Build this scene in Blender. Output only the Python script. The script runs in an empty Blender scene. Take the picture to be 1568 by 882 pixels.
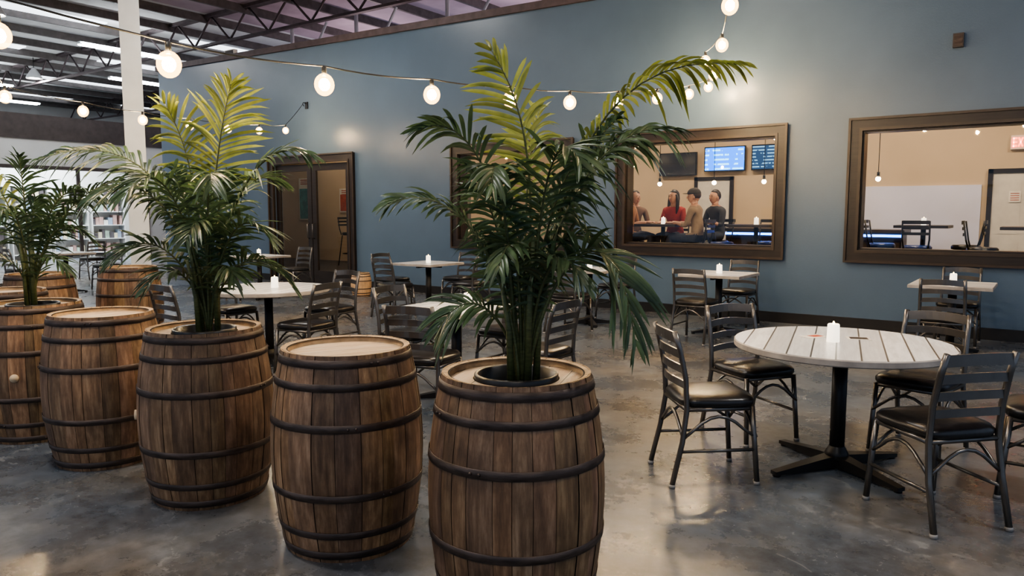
import bpy, math, random
from mathutils import Vector, Matrix
random.seed(7)
R=math.radians
scene=bpy.context.scene
YAW=R(35.66)

# ------------------------------------------------------------------ materials
def new_mat(name):
    m=bpy.data.materials.new(name); m.use_nodes=True
    nt=m.node_tree; b=nt.nodes['Principled BSDF']
    return m,nt,b
def N(nt,t,**kw):
    n=nt.nodes.new(t)
    for k,v in kw.items():
        if k in n.inputs.keys(): n.inputs[k].default_value=v
        else: setattr(n,k,v)
    return n
def rgba(c): return (c[0],c[1],c[2],1)
def mixc(nt,fac,a,b,mode='MIX'):
    n=nt.nodes.new('ShaderNodeMix'); n.data_type='RGBA'; n.blend_type=mode
    for sock,val in ((0,fac),(6,a),(7,b)):
        if hasattr(val,'is_linked') or isinstance(val,bpy.types.NodeSocket): nt.links.new(val,n.inputs[sock])
        else: n.inputs[sock].default_value = val if sock==0 else rgba(val)
    return n.outputs[2]
def math_n(nt,op,a,b=None):
    n=nt.nodes.new('ShaderNodeMath'); n.operation=op
    for i,v in enumerate((a,b)):
        if v is None: continue
        if isinstance(v,bpy.types.NodeSocket): nt.links.new(v,n.inputs[i])
        else: n.inputs[i].default_value=v
    return n.outputs[0]
def noise(nt,scale,detail=4,vec=None,stretch=None,rough=.55):
    n=N(nt,'ShaderNodeTexNoise'); n.inputs['Scale'].default_value=scale
    n.inputs['Detail'].default_value=detail; n.inputs['Roughness'].default_value=rough
    tc=N(nt,'ShaderNodeTexCoord')
    src=vec or tc.outputs['Object']
    if stretch:
        mp=N(nt,'ShaderNodeMapping'); mp.inputs['Scale'].default_value=stretch
        nt.links.new(src,mp.inputs['Vector']); src=mp.outputs['Vector']
    nt.links.new(src,n.inputs['Vector'])
    return n.outputs['Fac']
def ramp(nt,fac,stops):
    n=N(nt,'ShaderNodeValToRGB'); e=n.color_ramp.elements
    while len(e)<len(stops): e.new(.5)
    for i,(p,c) in enumerate(stops): e[i].position=p; e[i].color=rgba(c)
    nt.links.new(fac,n.inputs['Fac']); return n.outputs['Color']
def bump(nt,b,h,strength=.2,dist=.02):
    n=N(nt,'ShaderNodeBump'); n.inputs['Strength'].default_value=strength; n.inputs['Distance'].default_value=dist
    nt.links.new(h,n.inputs['Height']); nt.links.new(n.outputs['Normal'],b.inputs['Normal'])
def simple(name,c,rough=.5,metal=0,var=.25,scale=6,stretch=None,bmp=0,spec=.5):
    m,nt,b=new_mat(name)
    f=noise(nt,scale,4,stretch=stretch)
    lo=tuple(x*(1-var) for x in c); hi=tuple(min(1,x*(1+var)) for x in c)
    nt.links.new(ramp(nt,f,[(.3,lo),(.7,hi)]),b.inputs['Base Color'])
    b.inputs['Roughness'].default_value=rough; b.inputs['Metallic'].default_value=metal
    b.inputs['Specular IOR Level'].default_value=spec
    if bmp: bump(nt,b,f,bmp)
    return m
def emis(name,c,s):
    m,nt,b=new_mat(name)
    b.inputs['Base Color'].default_value=rgba(c)
    b.inputs['Emission Color'].default_value=rgba(c); b.inputs['Emission Strength'].default_value=s
    return m

def floor_mat():
    m,nt,b=new_mat('polished_concrete')
    n1=noise(nt,.5,6,rough=.6); n2=noise(nt,1.3,9,rough=.72); n3=noise(nt,11,7,rough=.72)
    c1=ramp(nt,n1,[(.38,(.078,.098,.125)),(.52,(.105,.110,.118)),(.66,(.128,.108,.085))])
    c2=ramp(nt,n2,[(.30,(.42,.43,.45)),(.5,(.95,.95,.95)),(.68,(1.5,1.49,1.47))])
    c=mixc(nt,1.0,c1,c2,'MULTIPLY')
    c3=ramp(nt,n3,[(.35,(.72,.72,.72)),(.65,(1.24,1.24,1.24))])
    c=mixc(nt,1.0,c,c3,'MULTIPLY')
    p=noise(nt,.6,3,rough=.5,stretch=(1,1.8,1))
    d=math_n(nt,'ABSOLUTE',math_n(nt,'SUBTRACT',p,.5))
    tr=math_n(nt,'LESS_THAN',d,.004)
    tr=math_n(nt,'MULTIPLY',tr,math_n(nt,'GREATER_THAN',n3,.52))
    tr=math_n(nt,'MULTIPLY',tr,.22)
    c=mixc(nt,tr,c,(.4,.4,.38))
    nt.links.new(c,b.inputs['Base Color'])
    rr=ramp(nt,n2,[(.3,(.2,)*3),(.7,(.36,)*3)])
    nt.links.new(rr,b.inputs['Roughness'])
    bump(nt,b,n3,.05,.008)
    b.inputs['Specular IOR Level'].default_value=.55
    return m
def wall_mat(name,c,rough=.42):
    m,nt,b=new_mat(name)
    f=noise(nt,.8,5); g=noise(nt,60,3)
    lo=tuple(x*.9 for x in c); hi=tuple(x*1.08 for x in c)
    nt.links.new(ramp(nt,f,[(.3,lo),(.7,hi)]),b.inputs['Base Color'])
    b.inputs['Roughness'].default_value=rough
    bump(nt,b,g,.1,.01)
    return m
def plank_mat(name,ca,cb,scale,axis=0,gap=(.01,.007,.005),rough=.55,gw=.035,grainstretch=(30,1.6,4),wash=None):
    m,nt,b=new_mat(name)
    tc=N(nt,'ShaderNodeTexCoord'); sp=N(nt,'ShaderNodeSeparateXYZ'); nt.links.new(tc.outputs['Object'],sp.inputs[0])
    x=math_n(nt,'MULTIPLY',math_n(nt,'ADD',sp.outputs[axis],10.03),scale)
    wn=N(nt,'ShaderNodeTexWhiteNoise'); wn.noise_dimensions='1D'
    nt.links.new(math_n(nt,'FLOOR',x),wn.inputs['W'])
    g=noise(nt,3,6,stretch=grainstretch,rough=.65)
    f=math_n(nt,'ADD',math_n(nt,'MULTIPLY',wn.outputs['Value'],.5),math_n(nt,'MULTIPLY',g,.6))
    c=ramp(nt,f,[(.2,ca),(.75,cb)])
    if wash:
        w=noise(nt,2.2,7,stretch=(8,1.2,1),rough=.75)
        wm=ramp(nt,w,[(.46,(0,0,0)),(.6,(1,1,1))])
        c=mixc(nt,math_n(nt,'MULTIPLY',wm,.6),c,wash)
    fr=math_n(nt,'LESS_THAN',math_n(nt,'FRACT',x),gw)
    c=mixc(nt,fr,c,gap)
    nt.links.new(c,b.inputs['Base Color']); b.inputs['Roughness'].default_value=rough
    bump(nt,b,g,.15,.005)
    return m
def stave_mat():
    m,nt,b=new_mat('oak_staves')
    g=noise(nt,2.2,7,stretch=(16,16,1.6),rough=.7)
    c=ramp(nt,g,[(.25,(.060,.033,.018)),(.5,(.175,.102,.053)),(.75,(.34,.225,.13))])
    at=N(nt,'ShaderNodeAttribute'); at.attribute_name='tint'
    c=mixc(nt,1.0,c,at.outputs['Color'],'MULTIPLY')
    st=noise(nt,4.5,5); sm=ramp(nt,st,[(.3,(.42,.40,.38)),(.5,(1,1,1)),(.72,(1.4,1.38,1.36))])
    c=mixc(nt,.8,c,sm,'MULTIPLY')
    nt.links.new(c,b.inputs['Base Color']); b.inputs['Roughness'].default_value=.58
    bump(nt,b,g,.35,.006)
    return m
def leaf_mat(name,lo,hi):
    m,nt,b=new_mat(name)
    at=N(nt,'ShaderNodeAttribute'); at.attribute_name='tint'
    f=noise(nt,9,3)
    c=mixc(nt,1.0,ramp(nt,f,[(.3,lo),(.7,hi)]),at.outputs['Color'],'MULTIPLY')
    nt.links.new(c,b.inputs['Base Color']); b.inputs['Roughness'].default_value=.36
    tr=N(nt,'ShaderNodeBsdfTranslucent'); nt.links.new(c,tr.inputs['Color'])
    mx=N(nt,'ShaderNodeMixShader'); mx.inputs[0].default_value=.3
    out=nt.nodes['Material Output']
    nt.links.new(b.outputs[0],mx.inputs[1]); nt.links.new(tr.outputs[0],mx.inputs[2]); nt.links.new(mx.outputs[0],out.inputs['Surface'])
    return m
def glass_mat():
    m,nt,b=new_mat('window_glass')
    nt.nodes.remove(b)
    t=N(nt,'ShaderNodeBsdfTransparent'); t.inputs[0].default_value=(.88,.89,.89,1)
    g=N(nt,'ShaderNodeBsdfGlossy'); g.inputs['Roughness'].default_value=.01
    fr=N(nt,'ShaderNodeFresnel'); fr.inputs['IOR'].default_value=1.55
    mx=N(nt,'ShaderNodeMixShader'); nt.links.new(fr.outputs[0],mx.inputs[0])
    nt.links.new(t.outputs[0],mx.inputs[1]); nt.links.new(g.outputs[0],mx.inputs[2])
    nt.links.new(mx.outputs[0],nt.nodes['Material Output'].inputs['Surface'])
    return m
def shell_mat():
    m,nt,b=new_mat('bulb_halo_shell'); nt.nodes.remove(b)  # emissive shell paints the warm halo around each bulb core
    t=N(nt,'ShaderNodeBsdfTransparent'); t.inputs[0].default_value=(1,.93,.8,1)
    e=N(nt,'ShaderNodeEmission'); e.inputs[0].default_value=(1,.60,.20,1); e.inputs[1].default_value=8
    mx=N(nt,'ShaderNodeMixShader'); mx.inputs[0].default_value=.3
    nt.links.new(t.outputs[0],mx.inputs[1]); nt.links.new(e.outputs[0],mx.inputs[2])
    nt.links.new(mx.outputs[0],nt.nodes['Material Output'].inputs['Surface'])
    return m

M={}
M['floor']=floor_mat()
M['teal']=wall_mat('slate_blue_wall_paint',(.088,.133,.190),.33)
M['frame']=simple('dark_walnut_trim',(.017,.011,.008),.4,0,.35,4,(1,1,12))
M['frame_lip']=simple('walnut_trim_lip',(.038,.024,.015),.4,0,.3,4)
M['glass']=glass_mat()
M['stave']=stave_mat()
M['hoop']=simple('rusted_hoop_steel',(.066,.048,.040),.5,.45,.45,9,(1,1,4),.2)
M['char']=simple('charred_gap',(.012,.008,.006),.9)
M['head']=plank_mat('oak_barrel_head',(.20,.125,.07),(.50,.36,.23),9.5,0,wash=(.52,.46,.38))
M['rim']=simple('oak_rim',(.36,.24,.13),.6,0,.4,14,(1,1,1))
M['soil']=simple('dark_soil',(.02,.014,.01),.95,0,.5,40,None,.8)
M['pot']=simple('black_pot',(.012,.012,.012),.35)
M['bung']=simple('bung_wood',(.6,.46,.3),.6)
M['table']=plank_mat('whitewashed_planks',(.40,.41,.42),(.86,.86,.86),8.2,0,gap=(.06,.055,.05),rough=.28,gw=.075,grainstretch=(22,1.2,3),wash=(.56,.55,.54))
M['tedge']=simple('table_edge',(.34,.31,.28),.5)
M['black']=simple('black_cast_iron',(.014,.013,.013),.42,.3)
M['gun']=simple('gunmetal_tube',(.150,.140,.130),.28,.8,.15)
M['vinyl']=simple('black_vinyl',(.012,.011,.011),.3,0,.3,20,None,.1)
M['glide']=simple('chair_glide',(.22,.21,.2),.5)
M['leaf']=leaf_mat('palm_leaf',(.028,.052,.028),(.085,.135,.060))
M['leaf_lit']=leaf_mat('palm_leaf_backlit',(.13,.17,.035),(.32,.35,.09))  # fronds backlit by the bulbs, the light painted as yellow-green
M['cane']=simple('palm_cane',(.07,.085,.03),.55,0,.4,30,(1,1,4))
M['candle']=emis('candle_wax',(1,.90,.74),1.0)
M['flame']=emis('candle_led',(1,.7,.3),8)
M['bulb']=emis('warm_bulb_core',(1,.76,.47),740)
M['shell']=shell_mat()
M['bulbi']=emis('bar_bulb',(1,.75,.42),24)
M['wire']=simple('black_wire',(.01,.01,.01),.6)
M['white_steel']=simple('painted_white_steel',(.60,.62,.62),.5,0,.12,2)
M['roof']=simple('roof_insulation',(.62,.62,.62),.8,0,.1,.8)
M['roofp']=simple('roof_deck_purple_lit',(.36,.29,.33),.8,0,.25,.8)  # purple light over the bar room is put into this deck colour
M['joist']=simple('roof_joist_steel',(.09,.068,.072),.6,.2)
M['purlin']=simple('roof_purlin_steel',(.09,.08,.078),.6,.2)
M['beige']=wall_mat('bar_room_plaster',(.60,.46,.31),.7)
M['lav_glow']=wall_mat('bar_room_wall_glow',(.70,.70,.86),.6)  # cool glow on the lower bar wall, put into the colour
M['doorw']=simple('painted_door',(.66,.62,.56),.5,0,.08)
M['base']=simple('black_baseboard',(.014,.013,.013),.4)
M['grey']=wall_mat('grey_partition',(.50,.51,.50),.6)
M['dark']=simple('dark_fascia',(.05,.04,.038),.6)
M['tvb']=simple('tv_bezel',(.01,.01,.01),.25)

# ------------------------------------------------------------------ mesh builder
class MB:
    def __init__(s): s.v=[];s.f=[];s.mi=[];s.sm=[];s.t=[];s.mats=[]
    def mid(s,k):
        if k not in s.mats: s.mats.append(k)
        return s.mats.index(k)
    def add(s,vs,fs,mat,smooth=False,tint=1.0):
        o=len(s.v); s.v+= [tuple(p) for p in vs]; mi=s.mid(mat)
        for f in fs:
            s.f.append(tuple(i+o for i in f)); s.mi.append(mi); s.sm.append(smooth); s.t.append(tint)
    def box(s,c,d,mat,rz=0,tint=1.0,rx=0,ry=0):
        x,y,z=d[0]/2,d[1]/2,d[2]/2
        Mx=Matrix.Rotation(rz,3,'Z')@Matrix.Rotation(ry,3,'Y')@Matrix.Rotation(rx,3,'X'); c=Vector(c)
        vs=[c+Mx@Vector(p) for p in [(-x,-y,-z),(x,-y,-z),(x,y,-z),(-x,y,-z),(-x,-y,z),(x,-y,z),(x,y,z),(-x,y,z)]]
        s.add(vs,[(0,3,2,1),(4,5,6,7),(0,1,5,4),(1,2,6,5),(2,3,7,6),(3,0,4,7)],mat,False,tint)
    def bx(s,x0,x1,y0,y1,z0,z1,mat,tint=1.0):
        s.box(((x0+x1)/2,(y0+y1)/2,(z0+z1)/2),(x1-x0,y1-y0,z1-z0),mat,0,tint)
    def pane(s,x0,x1,y,z0,z1,mat):
        s.add([(x0,y,z0),(x1,y,z0),(x1,y,z1),(x0,y,z1)],[(0,1,2,3)],mat)
    def tube(s,path,r,mat,seg=8,cap=True,closed=False,tint=1.0,flat=1.0):
        P=[Vector(p) for p in path]; n=len(P)
        rs=r if isinstance(r,(list,tuple)) else [r]*n
        vs=[];fs=[];prev=None
        for i in range(n):
            a=P[(i-1)%n] if closed else P[max(i-1,0)]; b=P[(i+1)%n] if closed else P[min(i+1,n-1)]
            T=(b-a)
            if T.length<1e-9: T=Vector((0,0,1))
            T.normalize()
            if prev is None:
                prev=Vector((1,0,0)) if abs(T.x)<.9 else Vector((0,1,0))
            U=(prev-T*prev.dot(T)).normalized(); V=T.cross(U); prev=U
            for k in range(seg):
                an=2*math.pi*k/seg
                vs.append(P[i]+U*math.cos(an)*rs[i]+V*math.sin(an)*rs[i]*flat)
        m=n if closed else n-1
        for i in range(m):
            j=(i+1)%n
            for k in range(seg):
                l=(k+1)%seg
                fs.append((i*seg+k,i*seg+l,j*seg+l,j*seg+k))
        if cap and not closed:
            fs.append(tuple(range(seg-1,-1,-1))); fs.append(tuple((n-1)*seg+k for k in range(seg)))
        s.add(vs,fs,mat,True,tint)
    def lathe(s,prof,mat,seg=32,c=(0,0,0),smooth=True,closed=False,tint=1.0):
        vs=[];fs=[];n=len(prof)
        for r,z in prof:
            for k in range(seg):
                a=2*math.pi*k/seg; vs.append((c[0]+r*math.cos(a),c[1]+r*math.sin(a),c[2]+z))
        m=n if closed else n-1
        for i in range(m):
            j=(i+1)%n
            for k in range(seg):
                l=(k+1)%seg; fs.append((i*seg+k,i*seg+l,j*seg+l,j*seg+k))
        s.add(vs,fs,mat,smooth,tint)
    def disc(s,r,z,mat,seg=32,c=(0,0),tint=1.0):
        s.add([(c[0]+r*math.cos(2*math.pi*k/seg),c[1]+r*math.sin(2*math.pi*k/seg),z) for k in range(seg)],[tuple(range(seg))],mat,False,tint)
    def ball(s,c,r,mat,seg=16,rings=10,rz=0,fn=None,tint=1.0):
        if not isinstance(r,(tuple,list)): r=(r,r,r)
        vs=[];fs=[]
        for i in range(rings+1):
            th=math.pi*i/rings
            for k in range(seg):
                a=2*math.pi*k/seg
                p=Vector((math.sin(th)*math.cos(a)*r[0],math.sin(th)*math.sin(a)*r[1],math.cos(th)*r[2]))
                if fn: p=fn(p)
                if rz: p=Matrix.Rotation(rz,3,'Z')@p
                vs.append(Vector(c)+p)
        for i in range(rings):
            for k in range(seg):
                l=(k+1)%seg; fs.append((i*seg+k,(i+1)*seg+k,(i+1)*seg+l,i*seg+l))
        s.add(vs,fs,mat,True,tint)
    def mesh(s,name):
        me=bpy.data.meshes.new(name); me.from_pydata(s.v,[],s.f)
        for k in s.mats: me.materials.append(M[k])
        me.polygons.foreach_set('material_index',s.mi); me.polygons.foreach_set('use_smooth',s.sm)
        at=me.color_attributes.new('tint','FLOAT_COLOR','CORNER'); buf=[]
        for p in me.polygons:
            t=s.t[p.index]; t=(t,t,t) if not isinstance(t,tuple) else t
            for _ in p.loop_indices: buf+= [t[0],t[1],t[2],1]
        at.data.foreach_set('color',buf); me.update(); return me
    def obj(s,name,loc=(0,0,0),rz=0,parent=None):
        return put(s.mesh(name),name,loc,rz,parent)
def put(me,name,loc=(0,0,0),rz=0,parent=None):
    o=bpy.data.objects.new(name,me); scene.collection.objects.link(o)
    o.location=loc; o.rotation_euler=(0,0,rz)
    if parent: o.parent=parent
    return o
def empty(name,loc=(0,0,0),rz=0):
    return put(None,name,loc,rz)

# ------------------------------------------------------------------ room shell
WY=10.41; WT=.2
b=MB(); b.bx(-40,8,-8,WY+.02,-.1,0,'floor'); b.bx(-40,-18.3,WY+.02,30,-.1,0,'floor'); b.obj('floor')

def wtop(x): return 4.62+(x-0)*(-.0195)
openings=[(-13.85,-11.45,0,2.55),(-8.62,-6.4,1.02,2.52),(-5.32,-3.09,1.02,2.52),(-2.01,.25,1.02,2.52)]
b=MB()
xs=[-18.3]
for o in openings: xs+= [o[0],o[1]]
xs.append(6.0)
for i in range(len(xs)-1):
    x0,x1=xs[i],xs[i+1]
    op=[o for o in openings if abs(o[0]-x0)<1e-6]
    zlo=0
    if op:
        o=op[0]
        if o[2]>0: b.bx(x0,x1,WY,WY+WT,0,o[2],'teal')
        zlo=o[3]
    y0,y1=WY,WY+WT; za,zb=wtop(x0),wtop(x1)
    b.add([(x0,y0,zlo),(x1,y0,zlo),(x1,y1,zlo),(x0,y1,zlo),(x0,y0,za),(x1,y0,zb),(x1,y1,zb),(x0,y1,za)],
          [(0,3,2,1),(4,5,6,7),(0,1,5,4),(1,2,6,5),(2,3,7,6),(3,0,4,7)],'teal')
b.obj('wall_back')
b=MB(); x0,x1=-18.36,6
za,zb=wtop(x0),wtop(x1)
b.add([(x0,WY-.05,za),(x1,WY-.05,zb),(x1,WY+WT+.05,zb),(x0,WY+WT+.05,za),(x0,WY-.05,za+.12),(x1,WY-.05,zb+.12),(x1,WY+WT+.05,zb+.12),(x0,WY+WT+.05,za+.12)],
      [(0,3,2,1),(4,5,6,7),(0,1,5,4),(1,2,6,5),(2,3,7,6),(3,0,4,7)],'joist'); b.obj('trim_wall_cap')
b=MB(); b.bx(-18.3,-14.0,WY-.02,WY,0,.14,'base'); b.bx(-11.3,6,WY-.02,WY,0,.14,'base'); b.obj('baseboard_back')

def framed(b,x0,x1,z0,z1,w=.15,bottom=True):
    y=WY
    def ring(x0,x1,z0,z1,w,ya,yb,mat):
        b.bx(x0,x0+w,ya,yb,z0,z1,mat); b.bx(x1-w,x1,ya,yb,z0,z1,mat)
        b.bx(x0+w,x1-w,ya,yb,z1-w,z1,mat)
        if bottom: b.bx(x0+w,x1-w,ya,yb,z0,z0+w,mat)
    ring(x0,x1,z0,z1,w,y-.05,y-.001,'frame')
    ring(x0-.012,x1+.012,z0-(.012 if bottom else 0),z1+.012,.03,y-.075,y-.05,'frame_lip')
    ring(x0+w-.035,x1-w+.035,z0+(w-.035 if bottom else 0),z1-w+.035,.035,y-.062,y-.05,'frame_lip')
for i,(x0,x1) in enumerate(((-8.77,-6.25),(-5.47,-2.94),(-2.16,.40))):
    b=MB(); framed(b,x0,x1,.87,2.67)
    b.bx(x0+.15,x0+.17,WY,WY+WT,1.02,2.52,'frame'); b.bx(x1-.17,x1-.15,WY,WY+WT,1.02,2.52,'frame')
    b.bx(x0+.17,x1-.17,WY,WY+WT,1.02,1.045,'frame'); b.bx(x0+.17,x1-.17,WY,WY+WT,2.5,2.52,'frame')
    b.pane(x0+.17,x1-.17,WY+.09,1.045,2.5,'glass')
    b.obj('window_%d'%(i+1))
b=MB(); X0,X1=-13.99,-11.3
framed(b,X0,X1,0,2.68,.16,False)
mid=(X0+X1)/2
for a,c in ((X0+.17,mid-.01),(mid+.01,X1-.17)):
    w=.13
    b.bx(a,a+w,WY+.02,WY+.07,.01,2.5,'frame'); b.bx(c-w,c,WY+.02,WY+.07,.01,2.5,'frame')
    b.bx(a+w,c-w,WY+.02,WY+.07,2.36,2.5,'frame'); b.bx(a+w,c-w,WY+.02,WY+.07,.01,.28,'frame')
    b.pane(a+w,c-w,WY+.04,.28,2.36,'glass')
b.tube([(mid-.08,WY,.95),(mid-.08,WY-.05,.97),(mid-.08,WY-.05,1.25),(mid-.08,WY,1.27)],.012,'gun')
b.tube([(mid+.08,WY,.95),(mid+.08,WY-.05,.97),(mid+.08,WY-.05,1.25),(mid+.08,WY,1.27)],.012,'gun')
b.obj('door_1')

# ------------------------------------------------------------------ bar room behind the wall
FZ=.25
b=MB(); b.bx(-18.3,6,WY+WT,14.8,-.1,FZ,'frame'); b.obj('floor_bar_room')
b=MB(); b.bx(-18.3,6,14.6,14.75,FZ,4.2,'beige'); b.obj('wall_bar_room_back')
b=MB(); b.bx(-18.3,-18.15,WY+WT,14.6,FZ,4.2,'beige'); b.obj('wall_bar_room_left')
b=MB(); b.bx(5.85,6,WY+WT,14.6,FZ,4.2,'beige'); b.obj('wall_bar_room_right')
b=MB(); b.bx(-18.3,-10.6,13.2,13.3,FZ,4.2,'beige'); b.bx(-10.7,-10.6,13.3,14.6,FZ,4.2,'beige'); b.obj('wall_bar_partition')
b=MB(); b.bx(-18.3,6,WY+WT,14.75,4.2,4.3,'grey'); b.obj('ceiling_bar_room')
b=MB(); b.bx(-3.55,-.98,14.57,14.599,FZ,1.95,'lav_glow'); b.obj('painted_wall_glow')  # thin sheet carrying the painted glow, no separate panel on this wall
def pdoor(name,x0,x1,y=14.598,h=2.2,notice=False):
    b=MB(); b.bx(x0,x0+.07,y-.05,y,FZ,h,'frame'); b.bx(x1-.07,x1,y-.05,y,FZ,h,'frame'); b.bx(x0,x1,y-.05,y,h-.07,h,'frame')
    b.bx(x0+.07,x1-.07,y-.03,y,FZ,h-.07,'doorw')
    w=(x1-x0-.14)
    for zz0,zz1 in ((.4,1.0),(1.15,2.0)):
        for k in range(2):
            xa=x0+.07+w*(.12+k*.44)
            b.bx(xa,xa+w*.32,y-.036,y-.03,zz0,zz1,'doorw')
    b.ball((x1-.14,y-.07,1.2),.03,'gun')
    if notice:
        b.bx(-.6,-.44,y-.048,y-.036,1.66,1.84,'paper')
        for k in range(4): b.bx(-.58,-.46,y-.051,y-.048,1.69+.035*k,1.70+.035*k,'red')
    return b.obj(name)
M['teal_poster']=simple('teal_poster_print',(.05,.28,.32),.5,0,.4,8)
M['paper']=simple('paper',(.8,.76,.68),.6,0,.1)
M['red']=simple('red_print',(.5,.10,.05),.5)
pdoor('door_2',-5.92,-5.12); pdoor('door_3',-.9,.12,notice=True)
def poster(name,x0,x1,z0,z1,y,art,ang=0):
    b=MB(); b.bx(x0,x1,y-.02,y,z0,z1,'paper'); b.bx(x0+.03,x1-.03,y-.024,y-.02,z0+.03,z1-.25*(z1-z0),art)
    for k in range(3): b.bx(x0+.08,x1-.08,y-.024,y-.02,z1-.06-.05*k,z1-.04-.05*k,'red')
    b.obj(name)
poster('wall_poster',-16.5,-15.9,1.3,2.4,13.199,'teal_poster')
poster('wall_poster',-14.9,-14.2,1.5,2.1,13.199,'red')
b=MB(); b.bx(-.62,-.27,14.54,14.599,2.50,2.72,'paper')
M['exit']=emis('exit_red',(1,.09,.03),5)
def seg_letters(b,x,z,h,w,txt,y,mat,t=.018):
    for ch in txt:
        if ch=='E':
            b.bx(x,x+t,y-.01,y,z,z+h,mat)
            for zz in (z,z+h/2-t/2,z+h-t): b.bx(x,x+w,y-.01,y,zz,zz+t,mat)
        if ch=='X':
            a=math.atan2(w,h); L=math.hypot(w,h)
            for sg in (1,-1): b.box((x+w/2,y-.005,z+h/2),(t,.01,L),mat,ry=sg*a)
        if ch=='I': b.bx(x+w/2-t/2,x+w/2+t/2,y-.01,y,z,z+h,mat)
        if ch=='T': b.bx(x,x+w,y-.01,y,z+h-t,z+h,mat); b.bx(x+w/2-t/2,x+w/2+t/2,y-.01,y,z,z+h,mat)
        x+=w+.02
seg_letters(b,-.59,2.54,.14,.055,'EXIT',14.539,'exit'); b.obj('exit_sign')
def screen_mat(name,c1,c2,s,sc):
    m,nt,bb=new_mat(name)
    tc=N(nt,'ShaderNodeTexCoord'); sp=N(nt,'ShaderNodeSeparateXYZ'); nt.links.new(tc.outputs['Object'],sp.inputs[0])
    z=math_n(nt,'FRACT',math_n(nt,'MULTIPLY',sp.outputs[2],sc)); k=math_n(nt,'GREATER_THAN',z,.62)
    n=noise(nt,9,2,stretch=(1,1,.3)); k=math_n(nt,'MULTIPLY',k,math_n(nt,'GREATER_THAN',n,.48))
    c=mixc(nt,k,c1,c2); nt.links.new(c,bb.inputs['Emission Color']); bb.inputs['Emission Strength'].default_value=s
    bb.inputs['Base Color'].default_value=(0,0,0,1); return m
M['scr_blue']=screen_mat('tv_picture_blue',(.0,.16,.85),(.20,.65,1),2.4,11)
M['scr_dark']=simple('tv_off_screen',(.03,.028,.03),.2)
M['scr_mix']=screen_mat('tv_picture_menu',(.01,.05,.12),(.25,.5,.7),1.0,16)
def tv(x0,x1,z0,z1,scr):
    b=MB(); b.bx(x0,x1,14.5,14.55,z0,z1,'tvb'); b.bx((x0+x1)/2-.1,(x0+x1)/2+.1,14.55,14.599,z0+.1,z1-.1,'tvb')
    b.bx(x0+.02,x1-.02,14.494,14.5,z0+.02,z1-.02,scr); b.obj('wall_television')
tv(-6.66,-5.86,2.24,2.70,'scr_dark'); tv(-5.70,-4.88,2.30,2.78,'scr_blue'); tv(-4.76,-3.95,2.30,2.78,'scr_mix')
M['blue']=emis('blue_led',(.03,.18,1),9)
b=MB(); b.bx(-4.95,-2.0,13.75,14.3,FZ,1.13,'frame'); b.bx(-5.0,-1.95,13.65,14.35,1.16,1.21,'frame_lip'); b.bx(-4.95,-2.0,13.72,13.75,1.09,1.13,'blue')
for k in range(6): b.bx(-4.9+k*.49,-4.48+k*.49,13.735,13.75,.4,1.0,'frame_lip')
b.bx(-4.95,-2.0,13.8,14.3,1.13,1.16,'frame'); b.obj('bar_counter')
M['vinyl_bluelit']=simple('blue_lit_vinyl',(.012,.04,.18),.25)  # dark seat vinyl with the blue glow put into its colour
M['gund']=simple('dark_stool_tube',(.03,.027,.025),.4,.6)
def stool_mesh(seatmat):
    b=MB(); h=.75; g='gund'
    b.lathe([(0,h+.03),(.17,h+.03),(.19,h+.01),(.19,h-.03),(.16,h-.04),(0,h-.04)],seatmat,20)
    for sx in (-1,1):
        for sy in (-1,1): b.tube([(sx*.13,sy*.13,h-.04),(sx*.2,sy*.2,0)],.012,g,6)
    b.tube([(.18*math.cos(a*math.pi/8),.18*math.sin(a*math.pi/8),.28) for a in range(16)],.01,g,6,closed=True)
    for sx in (-1,1): b.tube([(sx*.15,-.14,h-.03),(sx*.17,-.18,h+.12),(sx*.17,-.22,h+.38)],.012,g,6)
    for z,w in ((h+.2,.04),(h+.28,.04),(h+.36,.05)):
        b.box((0,-.19-.04*(z-h)/.3,z),(.34,.012,w),g)
    return b.mesh('bar_stool')
st1=stool_mesh('vinyl'); st2=stool_mesh('vinyl_bluelit')
b=MB(); b.lathe([(0,0),(.036,0),(.033,.1),(.028,.105),(.02,.096),(0,.092)],'candle',20); b.ball((0,0,.108),(.006,.006,.013),'flame',8,6); CAND=b.mesh('pillar_candle')
def candle_at(x,y,z):
    put(CAND,'pillar_candle',(x,y,z+.001))
def hightable(x,y,s=.7,candle=True):
    b=MB(); b.bx(-s/2,s/2,-s/2,s/2,1.02,1.06,'frame_lip'); b.tube([(0,0,1.02),(0,0,.03)],.035,'black',10)
    for a in (0,90): b.box((0,0,.025),(.5,.06,.05),'black',R(a))
    b.obj('high_top_table',(x,y,FZ))
    if candle: candle_at(x,y,FZ+1.06)
hightable(-5.15,11.4); hightable(-3.75,11.75); hightable(-1.55,12.6); hightable(-.2,11.9); hightable(-7.6,12.0); hightable(-12.9,12.2)
for x,y,a,s in ((-4.3,11.75,-90,st2),(-3.2,11.75,90,st1),(-3.75,12.3,180,st2),(-2.1,12.6,-90,st2),(-1.55,12.05,0,st2),(-1.0,12.65,90,st1),(-.75,11.9,-90,st1),(.35,11.9,90,st1),
                (-8.15,12.0,-90,st1),(-7.05,12.0,90,st2),(-13.45,12.2,-90,st1),(-12.35,12.2,90,st1),(-3.0,13.3,0,st2)):
    put(s,'bar_stool',(x,y,FZ),R(a))
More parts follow.
